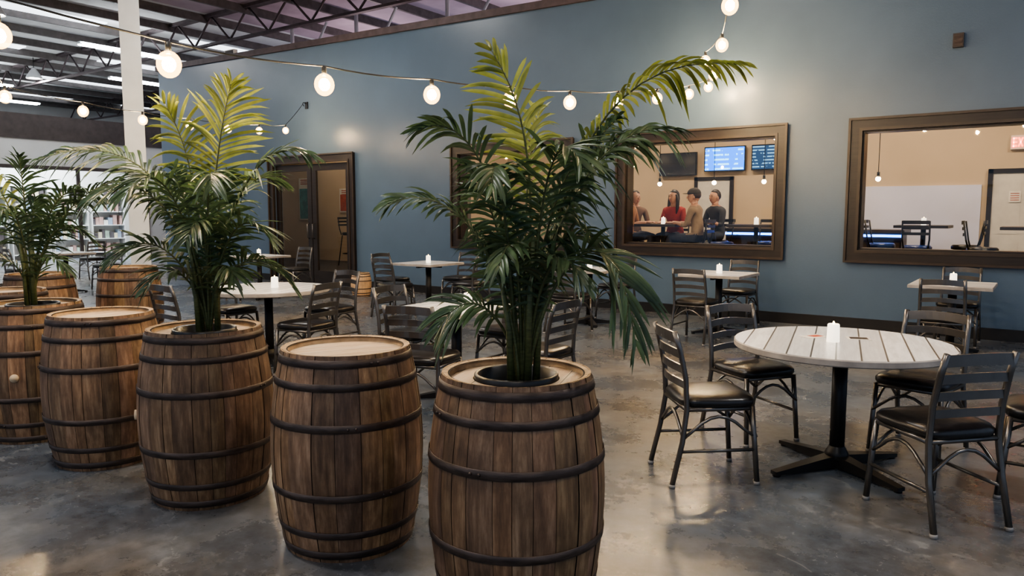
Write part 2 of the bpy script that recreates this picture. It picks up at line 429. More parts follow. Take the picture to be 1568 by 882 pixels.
def strand(name,pts,bulb='bulb',r=.06,drop=.11,extra_start=None,extra_end=None):
    b=MB(); P=[Vector(p) for p in pts]
    path=([Vector(extra_start)] if extra_start else [])+[p+Vector((0,0,drop)) for p in P]+([Vector(extra_end)] if extra_end else [])
    fine=[]
    for i in range(len(path)-1):
        a,c=path[i],path[i+1]; n=6; L=(c-a).length
        for k in range(n):
            t=k/n; p=a.lerp(c,t); p.z-= .035*L*4*t*(1-t)*.5; fine.append(p)
    fine.append(path[-1]); b.tube(fine,.0055,'wire',6)
    for p in P:
        b.tube([p+Vector((0,0,drop)),p+Vector((0,0,r*.85))],.015,'wire',8)
        if bulb=='bulb':
            b.ball(p,(r*.55,r*.55,r*.62),'bulb',14,9); b.ball(p,(r,r,r*1.12),'shell',20,12)
        else: b.ball(p,(r,r,r*1.12),bulb,16,10)
    return b.obj(name)
strand('bar_string_lights',[(-9.3+.62*k,12.5,2.72+.05*math.sin(k*1.1)) for k in range(17)],'bulbi',.035,.07)
for x in (-7.2,-5.5,-4.54,-3.73,-2.09):
    b=MB(); b.tube([(0,0,4.2-1.98),(0,0,.05)],.005,'wire',6); b.tube([(0,0,.1),(0,0,.03)],.02,'wire',8); b.ball((0,0,0),.036,'bulbi',14,8); b.obj('pendant_lamp',(x,12.0,1.98))
def area(name,loc,size,power,col,rot=(0,0,0),sy=None):
    l=bpy.data.lights.new(name,'AREA'); l.energy=power; l.color=col; l.size=size
    if sy: l.shape='RECTANGLE'; l.size_y=sy
    o=bpy.data.objects.new(name,l); scene.collection.objects.link(o); o.location=loc; o.rotation_euler=rot; return o
M['panel']=emis('led_panel',(1,.86,.68),3)
for x,pw in ((-14.5,12),(-8,42),(-5,42),(-2,56),(1,46)):
    b=MB(); b.bx(-.6,.6,-.3,.3,0,.06,'white_steel'); b.bx(-.57,.57,-.27,.27,-.01,0,'panel'); o=b.obj('ceiling_light_panel',(x,12.4,4.14))
    area('bar_panel_light',(x,12.4,4.1),1.1,pw,(1,.78,.54),sy=.5)

# ------------------------------------------------------------------ warehouse roof & background
b=MB(); b.bx(-40,-18.4,-8,30,6.7,6.8,'roof'); b.bx(-18.4,8,-8,30,6.7,6.8,'roofp'); b.obj('ceiling')
for i,y in enumerate(range(-6,30,6)):
    b=MB(); b.bx(-40,8,y-.1,y+.1,6.62,6.7,'joist'); b.bx(-40,8,y-.06,y+.06,5.9,5.96,'joist')
    x=-40
    while x<7.5:
        b.tube([(x,y,5.95),(x+.8,y,6.65)],.03,'joist',5); b.tube([(x+.8,y,6.65),(x+1.6,y,5.95)],.03,'joist',5); x+=1.6
    b.obj('roof_truss')
b=MB()
x=-39
while x<7:
    b.bx(x-.04,x+.04,-8,30,6.5,6.7,'purlin'); x+=1.7
b.obj('roof_purlins')
M['roofglow']=emis('added_glow_panel',(.86,.93,1),1.5)  # added glowing panels that brighten the left part of the roof
b=MB()
for x in (-22.0,-27.1,-32.2,-37.3):
    for y in (-3,3,9,15,21): b.bx(x-.55,x+.55,y-1.8,y+1.8,6.66,6.69,'roofglow')
b.obj('added_roof_glow')
def ibeam_column(x,y,h,name='steel_column',w=.32,rz=0):
    b=MB(); b.box((0,w/2-.01,h/2),(w,.025,h),'white_steel'); b.box((0,-w/2+.01,h/2),(w,.025,h),'white_steel'); b.box((0,0,h/2),(.02,w,h),'white_steel'); b.box((0,0,.01),(w*1.3,w*1.3,.02),'white_steel')
    b.obj(name,(x,y,0),rz)
ibeam_column(-12.78,6.8,6.6,w=.31,rz=YAW+R(27))
ibeam_column(-30.0,6.0,6.6); ibeam_column(-22.0,17.9,6.6)
for x in (-17,-14.5,-11.5,-8.5,-6):
    b=MB(); b.tube([(x,13.5,4.3),(x,13.5,6.5)],.05,'white_steel',8); b.tube([(x,13.5,4.5),(x+1.4,13.5,6.4)],.035,'white_steel',6); b.obj('hanger_post')
b=MB(); b.bx(-40,-39.8,-8,30,0,6.7,'grey'); b.obj('wall_left')
b=MB(); b.bx(-40,8,29.8,30,0,6.7,'grey'); b.obj('wall_far')
b=MB(); PX=-24
b.bx(PX-.2,PX,-8,8.4,0,3.6,'grey'); b.bx(PX-.2,PX,8.4,13.0,2.75,3.6,'grey'); b.bx(PX-.2,PX,13,18,0,3.6,'grey'); b.bx(PX-.25,PX+.05,-8,18,3.6,4.3,'dark'); b.obj('wall_shop_partition')
b=MB(); b.bx(PX+.001,PX+.06,8.3,8.45,0,2.85,'dark'); b.bx(PX+.001,PX+.06,12.95,13.1,0,2.85,'dark'); b.bx(PX+.001,PX+.06,8.45,12.95,2.75,2.85,'dark')
b.bx(PX+.001,PX+.06,10.9,11.0,0,2.75,'dark'); b.obj('trim_shop_opening')
b=MB(); b.bx(-28.1,-28,6,16,0,4.2,'grey'); b.obj('wall_shop_back')
goods=[]
for i,c in enumerate(((.45,.30,.27),(.3,.38,.5),(.6,.55,.4),(.35,.45,.38),(.75,.75,.72),(.1,.09,.1))):
    k='good%d'%i; M[k]=simple('goods_%d'%i,c,.4); goods.append(k)
for yc in (9.2,10.4,11.6,12.8):
    b=MB(); b.bx(-.2,.2,-.55,-.52,0,2.3,'white_steel'); b.bx(-.2,.2,.52,.55,0,2.3,'white_steel'); b.bx(-.2,-.18,-.52,.52,0,2.3,'white_steel')
    for z in (.15,.6,1.05,1.5,1.95,2.27):
        b.bx(-.18,.2,-.52,.52,z,z+.03,'white_steel')
        if z<2.2:
            y=-.48
            while y<.45:
                w=random.uniform(.06,.14); h=random.uniform(.16,.34)
                if random.random()<.85: b.bx(-.1,.12,y,y+w,z+.03,z+.03+h,random.choice(goods))
                y+=w+.015
    b.obj('shop_shelf',(-26.2,yc,0))
area('shop_ceiling_light',(-25.6,11,4.0),3.0,560,(.92,.96,1))
M['hb']=emis('highbay_led',(1,.93,.84),35)
def highbay(x,y,z=6.0,p=120,col=(.98,.95,.92)):
    b=MB(); b.lathe([(.06,.35),(.08,.3),(.12,.25),(.24,.05),(.25,0),(.235,0),(.22,.05),(.05,.24)],'white_steel',24); b.disc(.2,.045,'hb',20); b.tube([(0,0,.33),(0,0,.7)],.012,'wire',6)
    b.tube([(0,0,.3),(0,0,.36)],.06,'black',10); b.obj('highbay_lamp',(x,y,z))
    l=bpy.data.lights.new('highbay_light','AREA'); l.shape='DISK'; l.size=.42; l.energy=p; l.color=col
    o=bpy.data.objects.new('highbay_light',l); scene.collection.objects.link(o); o.location=(x,y,z-.01)
for x,y,p in ((-28.3,11.7,120),(-20,7.5,80),(-20,2,100),(-12,2,65),(-4.5,6,60),(-4,1.2,75),(2.2,4.5,75),(-10.5,7.5,50),(-29,4,110),(1,-2,60),(-6,-4,60)): highbay(x,y,6.0,p)
M['pink']=emis('added_pink_glow',(1,.6,.66),6)  # made-up pink lamps behind the wall, added to tint the roof
for x in (-16,-10,-4):
    b=MB(); b.bx(-.7,.7,-.06,.06,0,.06,'white_steel'); b.tube([(-.65,0,-.03),(.65,0,-.03)],.02,'pink',8); b.obj('added_pink_batten',(x,16.5,4.6))
    l=bpy.data.lights.new('added_void_light','POINT'); l.energy=95; l.color=(1,.76,.80); l.shadow_soft_size=.3  # added point light for the pinkish roof above the bar room
    o=bpy.data.objects.new('added_void_light',l); scene.collection.objects.link(o); o.location=(x,15.6,4.8)
M['tube']=emis('tube_white',(.9,.96,1),28)
for x,y in ((-30,10.5),(-25.5,14),(-27,5.5),(-34,13),(-21,11),(-21,4)):
    b=MB(); b.bx(-.08,.08,-1.2,1.2,0,.05,'white_steel')
    for s in (-1,1): b.tube([(s*.12,-1.15,-.0),(s*.12,1.15,-.0)],.03,'tube',8)
    b.obj('strip_light',(x,y,5.9))

# ------------------------------------------------------------------ barrels
def barrel_mesh(seed,planter,H=.9,RT=.285,RB=.342,bungang=None,name='oak_barrel'):
    rnd=random.Random(seed); b=MB()
    def rad(z): 
        t=(z-H/2)/(H/2); return RB-(RB-RT)*abs(t)**1.9
    n=26; ws=[rnd.uniform(.6,1.35) for _ in range(n)]; tot=sum(ws); a=rnd.random()
    rows=[H*i/14 for i in range(15)]
    for i in range(n):
        da=2*math.pi*ws[i]/tot; a0=a+.0035; a1=a+da-.0035; a+=da; j=rnd.uniform(-.002,.002)
        t=rnd.uniform(.62,1.35); tint=(t,t*rnd.uniform(.94,1.04),t*rnd.uniform(.88,1.1))
        vs=[];fs=[]
        for z in rows:
            for k in range(4):
                an=a0+(a1-a0)*k/3; rr=rad(z)+j-(.0015 if k in(0,3) else 0)
                vs.append((rr*math.cos(an),rr*math.sin(an),z))
        for q in range(len(rows)-1):
            for k in range(3): fs.append((q*4+k,q*4+k+1,(q+1)*4+k+1,(q+1)*4+k))
        b.add(vs,fs,'stave',True,tint)
        tp=[]
        for k in range(4):
            an=a0+(a1-a0)*k/3; tp.append(((RT+j)*math.cos(an),(RT+j)*math.sin(an),H))
        for k in range(4):
            an=a0+(a1-a0)*k/3; tp.append(((RT-.024)*math.cos(an),(RT-.024)*math.sin(an),H-.004))
        b.add(tp,[(k,k+1,k+5,k+4) for k in range(3)],'rim',False,tint)
    b.lathe([(rad(z)-.006,z) for z in rows],'char',48)
    b.lathe([(RT-.02,H-.005),(RT-.03,H-.035)],'rim',48)
    b.lathe([(RT-.0,H-.006),(RT-.03,H-.006)],'char',48)
    if planter:
        hr=.165
        b.lathe([(RT-.028,H-.028),(hr,H-.028),(hr,H-.06)],'head',48,smooth=False)
        b.lathe([(hr-.004,H-.04),(hr-.004,H-.012),(hr-.01,H-.006),(hr-.018,H-.012),(hr-.03,H-.12)],'pot',40)
        b.disc(hr-.012,H-.075,'soil',32)
        for k in range(26):
            an=rnd.random()*6.28; rr=rnd.random()*.13; b.ball((rr*math.cos(an),rr*math.sin(an),H-.072),(.018,.014,.01),'soil',6,4)
    else: b.disc(RT-.028,H-.028,'head',48)
    b.disc(RT-.02,.02,'char',32)
    for z,w in ((.866,.034),(.77,.032),(.60,.034),(.30,.034),(.13,.032),(.036,.036)):
        z=z*H/.9; w=w*H/.9
        b.lathe([(rad(z-w/2)+.001,z-w/2),(rad(z-w/2)+.0035,z-w/2+.001),(rad(z+w/2)+.0035,z+w/2-.001),(rad(z+w/2)+.001,z+w/2)],'hoop',64)
        an=rnd.random()*6.28
        for d in (0,.1): b.ball(((rad(z)+.005)*math.cos(an+d),(rad(z)+.005)*math.sin(an+d),z),(.006,.006,.006),'hoop',8,6)
    if bungang is not None:
        rr=rad(.45); c=math.cos(bungang);s=math.sin(bungang)
        b.tube([((rr-.01)*c,(rr-.01)*s,.45),((rr+.012)*c,(rr+.012)*s,.45)],.026,'bung',14)
    return b.mesh(name)
barrels=[((-1.63,2.30),1,20,'A'),((-2.58,2.30),0,-25,'B'),((-3.62,2.25),1,0,'C'),((-4.66,2.22),0,5,'D'),((-5.55,2.2),1,70,'E'),
         ((-6.62,2.42),0,30,'H'),((-8.15,3.3),0,50,'G'),((-8.35,4.3),0,10,'F'),((-9.4,2.9),0,10,'I')]
bungs={'C':-2.2,'E':-.75}
for i,((x,y),pl,rz,k) in enumerate(barrels):
    me=barrel_mesh(20+i,pl,bungang=bungs.get(k))
    put(me,'barrel_planter' if pl else 'oak_barrel',(x,y,0),0 if k in bungs else R(rz))
me=barrel_mesh(77,0,H=.42,RT=.15,RB=.185,name='small_keg'); 
me.materials[0]=simple('pale_keg_oak',(.6,.38,.2),.5)
put(me,'small_oak_keg',(-10.05,9.35,0),0)

# ------------------------------------------------------------------ palms
def bez(P,t):
    a=(1-t); return P[0]*a**3+P[1]*3*a*a*t+P[2]*3*a*t*t+P[3]*t**3
def frond(b,rnd,P,lmax,mat,t0=.35,pairs=None,roll=0,w=.0104,droop=.45,side_dir=None):
    P=[Vector(p) for p in P]
    b.tube([bez(P,i/16) for i in range(17)],[.0085*(1-i/16*.8) for i in range(17)],'cane',6)
    D=P[3]-P[0]; D.z=0
    if D.length<.05: D=Vector((.3,-1,0))
    D.normalize(); S0=Vector((0,0,1)).cross(D).normalized()
    if side_dir: S0=Vector(side_dir).normalized()
    ln=sum((bez(P,t0+(1-t0)*(i+1)/10)-bez(P,t0+(1-t0)*i/10)).length for i in range(10))
    n=max(16,int(ln/.0215))
    for i in range(n):
        u=i/(n-1); t=t0+(1-t0)*u
        p=bez(P,t); T=(bez(P,min(1,t+.01))-bez(P,max(0,t-.01))).normalized()
        S=(S0-T*S0.dot(T)).normalized(); Nn=S.cross(T)
        S=S*math.cos(roll)+Nn*math.sin(roll); Nn=S.cross(T)
        upn=-Nn if Nn.z<0 else Nn
        L=lmax*(.45+.55*math.sin(math.pi*min(1,(u*.85+.12))))*(1-.35*u**3)
        al=R(30+38*u)
        for sd in (-1,1):
            if rnd.random()<.03: continue
            l=L*rnd.uniform(.82,1.12); an=al+rnd.uniform(-.17,.17)
            d=(S*sd*math.cos(an)+T*math.sin(an)+upn*.22+Vector((0,0,rnd.uniform(-.12,.10)))).normalized()
            wd=T-d*T.dot(d); wd=wd.normalized()
            nn=d.cross(wd)
            tt=rnd.uniform(.6,1.4)
            vs=[];rows=5
            dr=droop*rnd.uniform(.5,1.6)
            for q in range(rows):
                s=q/rows; c=p+d*(l*s)+Vector((0,0,-dr*l*s*s))
                ww=w*(.35+1.0*math.sin(math.pi*min(1,.12+s*.8)))*.62
                vs+= [c-wd*ww+nn*ww*.45,c,c+wd*ww+nn*ww*.45]
            vs.append(p+d*l+Vector((0,0,-dr*l)))
            fs=[]
            for q in range(rows-1):
                o=q*3; fs+= [(o,o+1,o+4,o+3),(o+1,o+2,o+5,o+4)]
            o=(rows-1)*3; fs+= [(o,o+1,o+3),(o+1,o+2,o+3)]
            b.add(vs,fs,mat,True,tt)
def palm(loc,fronds,seed,lscale=1.0,canes=5):
    rnd=random.Random(seed); b=MB()
    for i in range(canes):
        a=rnd.random()*6.28; r=.03+.03*rnd.random()
        x,y=r*math.cos(a),r*math.sin(a); h=rnd.uniform(.35,.65)
        b.tube([(x,y,-.042),(x*1.2,y*1.2,h*.5),(x*1.9,y*1.9,h)],[.015,.012,.008],'cane',8)
    for f in fronds:
        P=f['P']; kw={k:v for k,v in f.items() if k not in('P','l','m')}
        frond(b,rnd,P,f.get('l',.26)*lscale,f.get('m','leaf'),**kw)
    return b.obj('potted_palm',loc,YAW)
FA=[
 dict(P=[(0,.0,-.04),(.03,0,.5),(.09,-.02,.92),(-.11,-.1,1.20)],l=.23,m='leaf_lit',t0=.58,side_dir=(1,.2,0),droop=.3),
 dict(P=[(0,.02,-.04),(.02,.1,.45),(.0,.2,.8),(.08,.3,1.06)],l=.22,m='leaf_lit',t0=.58,side_dir=(1,-.3,0)),
 dict(P=[(.01,0,-.04),(.12,0,.6),(.2,.02,1.25),(.82,.05,1.18)],l=.20,m='leaf_lit',t0=.52,roll=.45,droop=.8),
 dict(P=[(.01,0,-.04),(.08,0,.5),(.16,.02,.8),(.36,.05,.98)],l=.20,m='leaf',t0=.5,side_dir=(1,0,-.3),droop=.7),
 dict(P=[(-.01,0,-.04),(-.02,0,.5),(-.12,-.05,1.02),(-.36,-.1,.93)],l=.22,t0=.5,roll=-.4),
 dict(P=[(-.01,-.02,-.04),(-.02,-.03,.4),(-.22,-.12,.78),(-.47,-.2,.66)],l=.19,t0=.45,roll=.4),
 dict(P=[(.01,-.01,-.04),(.05,-.02,.5),(.25,-.05,.98),(.55,-.08,.93)],l=.25,t0=.4,roll=-.5,droop=.7),
 dict(P=[(.01,.01,-.04),(.05,.05,.5),(.2,.15,.9),(.48,.2,.9)],l=.27,t0=.4,roll=.5,droop=.6),
 dict(P=[(.02,-.01,-.04),(.06,-.04,.4),(.32,-.12,.78),(.40,-.2,.18)],l=.25,t0=.42,side_dir=(1,.25,0),droop=.4),
 dict(P=[(.0,.02,-.04),(-.03,.02,.2),(-.18,-.03,.42),(-.31,-.06,.2)],l=.2,t0=.45,roll=.6),
 dict(P=[(-.02,0,-.04),(-.03,-.02,.5),(-.1,-.15,.95),(-.1,-.4,.72)],l=.23,t0=.4),
 dict(P=[(.02,0,-.04),(.05,-.02,.5),(.08,-.15,1.0),(.18,-.38,.8)],l=.25,t0=.4),
 dict(P=[(0,.0,-.04),(.0,.0,.35),(-.02,-.1,.65),(-.08,-.3,.45)],l=.2,t0=.35),
 dict(P=[(.02,.0,-.04),(.03,.0,.3),(.12,-.1,.6),(.2,-.25,.4)],l=.22,t0=.35),
 dict(P=[(.0,.03,-.04),(.02,.1,.4),(.1,.3,.8),(.15,.5,.7)],l=.24,t0=.4),
 dict(P=[(-.01,.03,-.04),(-.02,.1,.4),(-.12,.28,.8),(-.2,.45,.72)],l=.24,t0=.4),
 dict(P=[(.0,.0,-.04),(.02,.0,.25),(.03,-.05,.5),(-.06,-.12,.68)],l=.19,t0=.35,side_dir=(1,0,0)),
 dict(P=[(.01,.0,-.04),(.03,.0,.35),(.12,.0,.65),(.3,-.05,.52)],l=.22,t0=.4,roll=.4,droop=.8),
 dict(P=[(.01,.0,-.04),(.04,.0,.35),(.1,-.02,.7),(.2,-.1,.82)],l=.22,t0=.38,side_dir=(1,0,-.2),droop=.7),
 dict(P=[(-.01,.0,-.04),(-.03,.0,.35),(-.08,-.02,.65),(-.2,-.1,.8)],l=.2,t0=.38,side_dir=(1,0,.2),droop=.7),
 dict(P=[(.0,.0,-.04),(.0,.0,.2),(-.06,.0,.4),(-.12,-.05,.5)],l=.16,t0=.4,side_dir=(1,0,.2),droop=.5),
]
palm((-1.62,2.32,.87),FA,3)
FC=[
 dict(P=[(0,0,-.04),(.02,0,.6),(.08,.0,1.0),(.2,-.1,1.27)],l=.33,m='leaf_lit',t0=.52,side_dir=(1,.1,0),droop=.35),
 dict(P=[(0,0,-.04),(-.02,0,.6),(-.06,.05,.95),(-.16,-.05,1.18)],l=.3,m='leaf_lit',t0=.52,side_dir=(1,-.2,0),droop=.35),
 dict(P=[(0,0,-.04),(-.03,0,.6),(-.25,-.02,1.12),(-.82,-.05,.9)],l=.24,t0=.4,roll=.5,droop=.6),
 dict(P=[(0,0,-.04),(.05,0,.5),(.25,0,1.08),(.58,-.05,.92)],l=.25,t0=.4,roll=-.4,droop=.5),
 dict(P=[(0,0,-.04),(-.04,0,.5),(-.22,-.1,.95),(-.5,-.2,.68)],l=.24,t0=.4,roll=.3,droop=.6),
 dict(P=[(0,0,-.04),(.04,0,.3),(.25,-.05,.55),(.48,-.1,.25)],l=.22,t0=.4,roll=.5),
 dict(P=[(0,0,-.04),(.03,0,.35),(.2,-.1,.75),(.4,-.2,.5)],l=.24,t0=.4,roll=.3),
 dict(P=[(0,0,-.04),(-.04,0,.35),(-.25,-.05,.62),(-.45,-.1,.38)],l=.22,t0=.4,roll=.5),
 dict(P=[(0,0,-.04),(.02,-.05,.5),(.1,-.15,1.0),(.2,-.4,.75)],l=.28,t0=.4),
 dict(P=[(0,0,-.04),(-.02,-.05,.5),(-.12,-.15,1.0),(-.2,-.4,.72)],l=.28,t0=.4),
 dict(P=[(0,0,-.04),(.02,-.02,.4),(.05,-.1,.75),(.05,-.35,.5)],l=.25,t0=.35),
 dict(P=[(0,0,-.04),(.02,.02,.4),(.1,.2,.95),(.25,.45,.8)],l=.28,t0=.4),
 dict(P=[(0,0,-.04),(-.02,.02,.4),(-.1,.2,.95),(-.25,.45,.8)],l=.28,t0=.4),
 dict(P=[(0,0,-.04),(.03,0,.25),(.15,-.1,.45),(.22,-.22,.3)],l=.22,t0=.35),
 dict(P=[(0,0,-.04),(-.03,0,.25),(-.12,-.1,.45),(-.22,-.22,.25)],l=.22,t0=.35),
 dict(P=[(0,0,-.04),(-.01,0,.3),(-.05,-.05,.6),(-.1,-.1,.85)],l=.25,t0=.4,side_dir=(1,0,.1)),
 dict(P=[(0,0,-.04),(.01,0,.3),(.07,-.05,.6),(.16,-.1,.82)],l=.25,t0=.4,side_dir=(1,0,-.1)),
 dict(P=[(0,0,-.04),(.01,0,.2),(.05,-.05,.4),(.06,-.1,.6)],l=.2,t0=.35,side_dir=(1,0,-.1)),
]
palm((-3.61,2.27,.87),FC,5)
FE=[
 dict(P=[(0,0,-.04),(.03,0,.45),(.2,0,.95),(.5,-.05,.72)],l=.26,t0=.35,roll=.4,droop=.5),
 dict(P=[(0,0,-.04),(.03,0,.35),(.2,-.05,.7),(.48,-.1,.45)],l=.22,t0=.35,roll=.4),
 dict(P=[(0,0,-.04),(-.03,0,.5),(-.1,-.05,.95),(-.35,-.15,.98)],l=.3,m='leaf_lit',t0=.45,roll=.3),
 dict(P=[(0,0,-.04),(0,0,.4),(.02,-.05,.8),(.1,-.2,.98)],l=.28,t0=.45,side_dir=(1,0,0)),
 dict(P=[(0,0,-.04),(-.03,0,.4),(-.15,0,.75),(-.45,0,.6)],l=.26,t0=.4,roll=.4),
 dict(P=[(0,0,-.04),(0,-.03,.4),(.05,-.15,.8),(.05,-.4,.6)],l=.26,t0=.35),
 dict(P=[(0,0,-.04),(0,.03,.4),(.05,.15,.8),(.1,.4,.7)],l=.26,t0=.35),
 dict(P=[(0,0,-.04),(.02,0,.25),(.15,-.05,.45),(.3,-.1,.25)],l=.2,t0=.3),
 dict(P=[(0,0,-.04),(-.02,0,.25),(-.12,-.08,.45),(-.25,-.12,.25)],l=.2,t0=.3),
 dict(P=[(0,0,-.04),(.01,0,.3),(.05,-.05,.55),(.12,-.1,.72)],l=.24,t0=.4,side_dir=(1,0,-.1)),
 dict(P=[(0,0,-.04),(.03,0,.4),(.25,.1,.85),(.6,.2,.85)],l=.24,t0=.4,roll=.3,droop=.6),
]
palm((-5.55,2.2,.87),FE,9)

# ------------------------------------------------------------------ chairs
def chair_mesh():
    b=MB()
    def post(sx):
        return [(sx*.205,-.27,0.012),(sx*.2,-.215,.25),(sx*.19,-.19,.43),(sx*.19,-.20,.6),(sx*.187,-.235,.76),(sx*.185,-.265,.86)]
    for sx in (-1,1):
        b.tube(post(sx),.0155,'gun',8); b.tube([(sx*.2,.215,.012),(sx*.185,.18,.44)],.0155,'gun',8)
        b.tube([(sx*.205,-.27,0),(sx*.205,-.268,.02)],.018,'glide',8); b.tube([(sx*.2,.215,0),(sx*.2,.214,.02)],.018,'glide',8)
        b.tube([(sx*.19,-.19,.43),(sx*.185,.18,.43)],.013,'gun',8)
        b.tube([(sx*.197,-.21,.27)]+[(sx*.194,-.2+.38*k/8,.27+.12*math.sin(math.pi*k/8)) for k in range(1,8)]+[(sx*.194,.2,.27)],.0095,'gun',6)
        b.tube([(sx*.2,-.225,.2),(sx*.197,.2,.2)],.0095,'gun',6)
    b.tube([(-.185,.18,.43),(.185,.18,.43)],.013,'gun',8); b.tube([(-.19,-.19,.43),(.19,-.19,.43)],.013,'gun',8)
    for y in (.203,-.21): b.tube([(-.197,y,.27)]+[(-.19+.38*k/8,y,.27+.12*math.sin(math.pi*k/8)) for k in range(1,8)]+[(.197,y,.27)],.0095,'gun',6)
    def yb(z):
        pts=[(.43,-.19),(.6,-.20),(.76,-.235),(.86,-.265)]
        for (a,ya),(c,yc) in zip(pts,pts[1:]):
            if z<=c: return ya+(yc-ya)*(z-a)/(c-a)
        return -.265
    for z,h in ((.565,.04),(.65,.042),(.735,.044),(.825,.055)):
        vs=[];fs=[];n=10
        for k in range(n+1):
            t=k/n; x=-.185+.37*t; bow=.035*math.sin(math.pi*t); arch=.012*math.sin(math.pi*t)
            for dy,dz in ((-.006,-h/2),(.006,-h/2),(.006,h/2),(-.006,h/2)):
                vs.append((x,yb(z)-bow+dy,z+dz+arch))
        for k in range(n):
            o=k*4
            for q in range(4): fs.append((o+q,o+(q+1)%4,o+4+(q+1)%4,o+4+q))
        b.add(vs,fs,'gun',False)
    def ringpts(s,z,n=32):
        out=[]
        for k in range(n):
            a=2*math.pi*k/n; c,si=math.cos(a),math.sin(a); e=.42
            x=math.copysign(abs(c)**e,c)*s; y=math.copysign(abs(si)**e,si)*s
            if y<0: x*=.94
            out.append((x,y,z))
        return out
    prof=[(.18,.435),(.205,.44),(.215,.455),(.215,.475),(.20,.493),(.15,.503),(.07,.507)]
    vs=[];fs=[]
    for s,z in prof: vs+=ringpts(s,z)
    for i in range(len(prof)-1):
        for k in range(32): fs.append((i*32+k,i*32+(k+1)%32,(i+1)*32+(k+1)%32,(i+1)*32+k))
    fs.append(tuple((len(prof)-1)*32+k for k in range(32))); fs.append(tuple(range(31,-1,-1)))
    b.add(vs,fs,'vinyl',True)
    return b.mesh('dining_chair')
CH=chair_mesh()
chairs=[(-1.54,4.07,-48.6),(-1.58,4.97,-124),(-.42,4.18,47),(-.62,5.22,168),(.06,4.8,90),
 (-3.32,8.31,0),(-3.32,9.72,180),(-.82,8.45,0),(-.82,9.85,180),
 (-7.57,7.68,0),(-7.57,9.12,180),(-8.27,8.35,-90),(-6.85,8.5,90),
 (-3.62,3.98,15),(-4.42,4.68,-90),(-3.85,5.3,180),(-3.1,4.66,90),
 (-4.85,8.0,0),(-5.0,9.5,180),
 (-5.58,4.5,100),(-6.3,5.4,180),(-6.4,3.82,0),(-7.12,4.75,-90),
 (-15,5.8,0),(-15,7.3,180),(-11.2,7.3,0),(-11.2,8.8,180),(-12.2,4.4,0),(-17.5,8.2,90),(1.5,8.45,0)]
for x,y,a in chairs: put(CH,'dining_chair',(x,y,0),R(a))

# ------------------------------------------------------------------ tables
def ped(b,foot):
    b.tube([(0,0,.70),(0,0,.05)],.042,'black',16); b.lathe([(.05,.05),(.075,.06),(.06,.1),(.043,.13)],'black',20)
    b.lathe([(0,.71),(.11,.71),(.11,.695),(.05,.68)],'black',20)
    for a in (45,135,225,315):
        c,s=math.cos(R(a)),math.sin(R(a)); vs=[];fs=[]
        for t,w,h in ((0,.045,.085),(.3,.035,.07),(.75,.028,.045),(1,.024,.032)):
            r=foot*t
            for sx,zz in ((-1,.012),(1,.012),(1,h),(-1,h)): vs.append((r*c-sx*w*s,r*s+sx*w*c,zz))
        for k in range(3):
            o=k*4
            for q in range(4): fs.append((o+q,o+(q+1)%4,o+4+(q+1)%4,o+4+q))
        fs.append((12,13,14,15)); b.add(vs,fs,'black')
        b.tube([(foot*.95*c,foot*.95*s,0),(foot*.95*c,foot*.95*s,.015)],.022,'black',10)
    for a in (0,90): b.box((0,0,.692),(.5,.04,.02),'black',R(a))
def round_table(D=1.2):
    b=MB(); r=D/2
    b.lathe([(0,.71),(r-.006,.71),(r,.716),(r,.744),(r-.006,.75)],'tedge',72,smooth=False); b.disc(r-.006,.75,'table',72); ped(b,.46); return b.mesh('round_table')
def square_table(s=.76):
    b=MB(); h=s/2
    b.add([(-h,-h,.716),(h,-h,.716),(h,h,.716),(-h,h,.716),(-h,-h,.744),(h,-h,.744),(h,h,.744),(-h,h,.744),(-h+.006,-h+.006,.75),(h-.006,-h+.006,.75),(h-.006,h-.006,.75),(-h+.006,h-.006,.75)],
      [(0,3,2,1),(0,1,5,4),(1,2,6,5),(2,3,7,6),(3,0,4,7),(4,5,9,8),(5,6,10,9),(6,7,11,10),(7,4,8,11)],'tedge')
    b.add([(-h+.006,-h+.006,.75),(h-.006,-h+.006,.75),(h-.006,h-.006,.75),(-h+.006,h-.006,.75)],[(0,1,2,3)],'table'); ped(b,.34); return b.mesh('square_table')
RT_=round_table(); SQ=square_table()
for n,me,x,y,a in (('round_table',RT_,-.96,4.63,12),('round_table',RT_,-6.34,4.65,20),('square_table',SQ,-3.85,4.6,0),('square_table',SQ,-3.32,9.03,90),('square_table',SQ,-.82,9.15,90),
   ('square_table',SQ,-7.57,8.4,0),('square_table',SQ,-5.0,8.75,0),('square_table',SQ,-15,6.55,0),('square_table',SQ,-11.2,8.05,0),('square_table',SQ,1.5,9.15,0)):
    put(me,n,(x,y,0),R(a))
for x,y in ((-1.0,4.6),(-6.3,4.7),(-3.78,4.66),(-3.32,9.03),(-.82,9.15),(-7.57,8.4),(-5.0,8.75),(-11.2,8.05)): candle_at(x,y,.75)
b=MB(); b.box((0,0,.001),(.15,.1,.002),'paper'); b.box((.02,0,.0023),(.08,.06,.001),'red'); b.obj('paper_flyer',(-1.14,4.72,.751),R(60))
b=MB(); b.box((0,0,.001),(.13,.1,.002),'paper'); b.box((0,0,.0023),(.1,.07,.001),'frame_lip'); b.obj('paper_flyer',(-.90,4.80,.751),R(20))

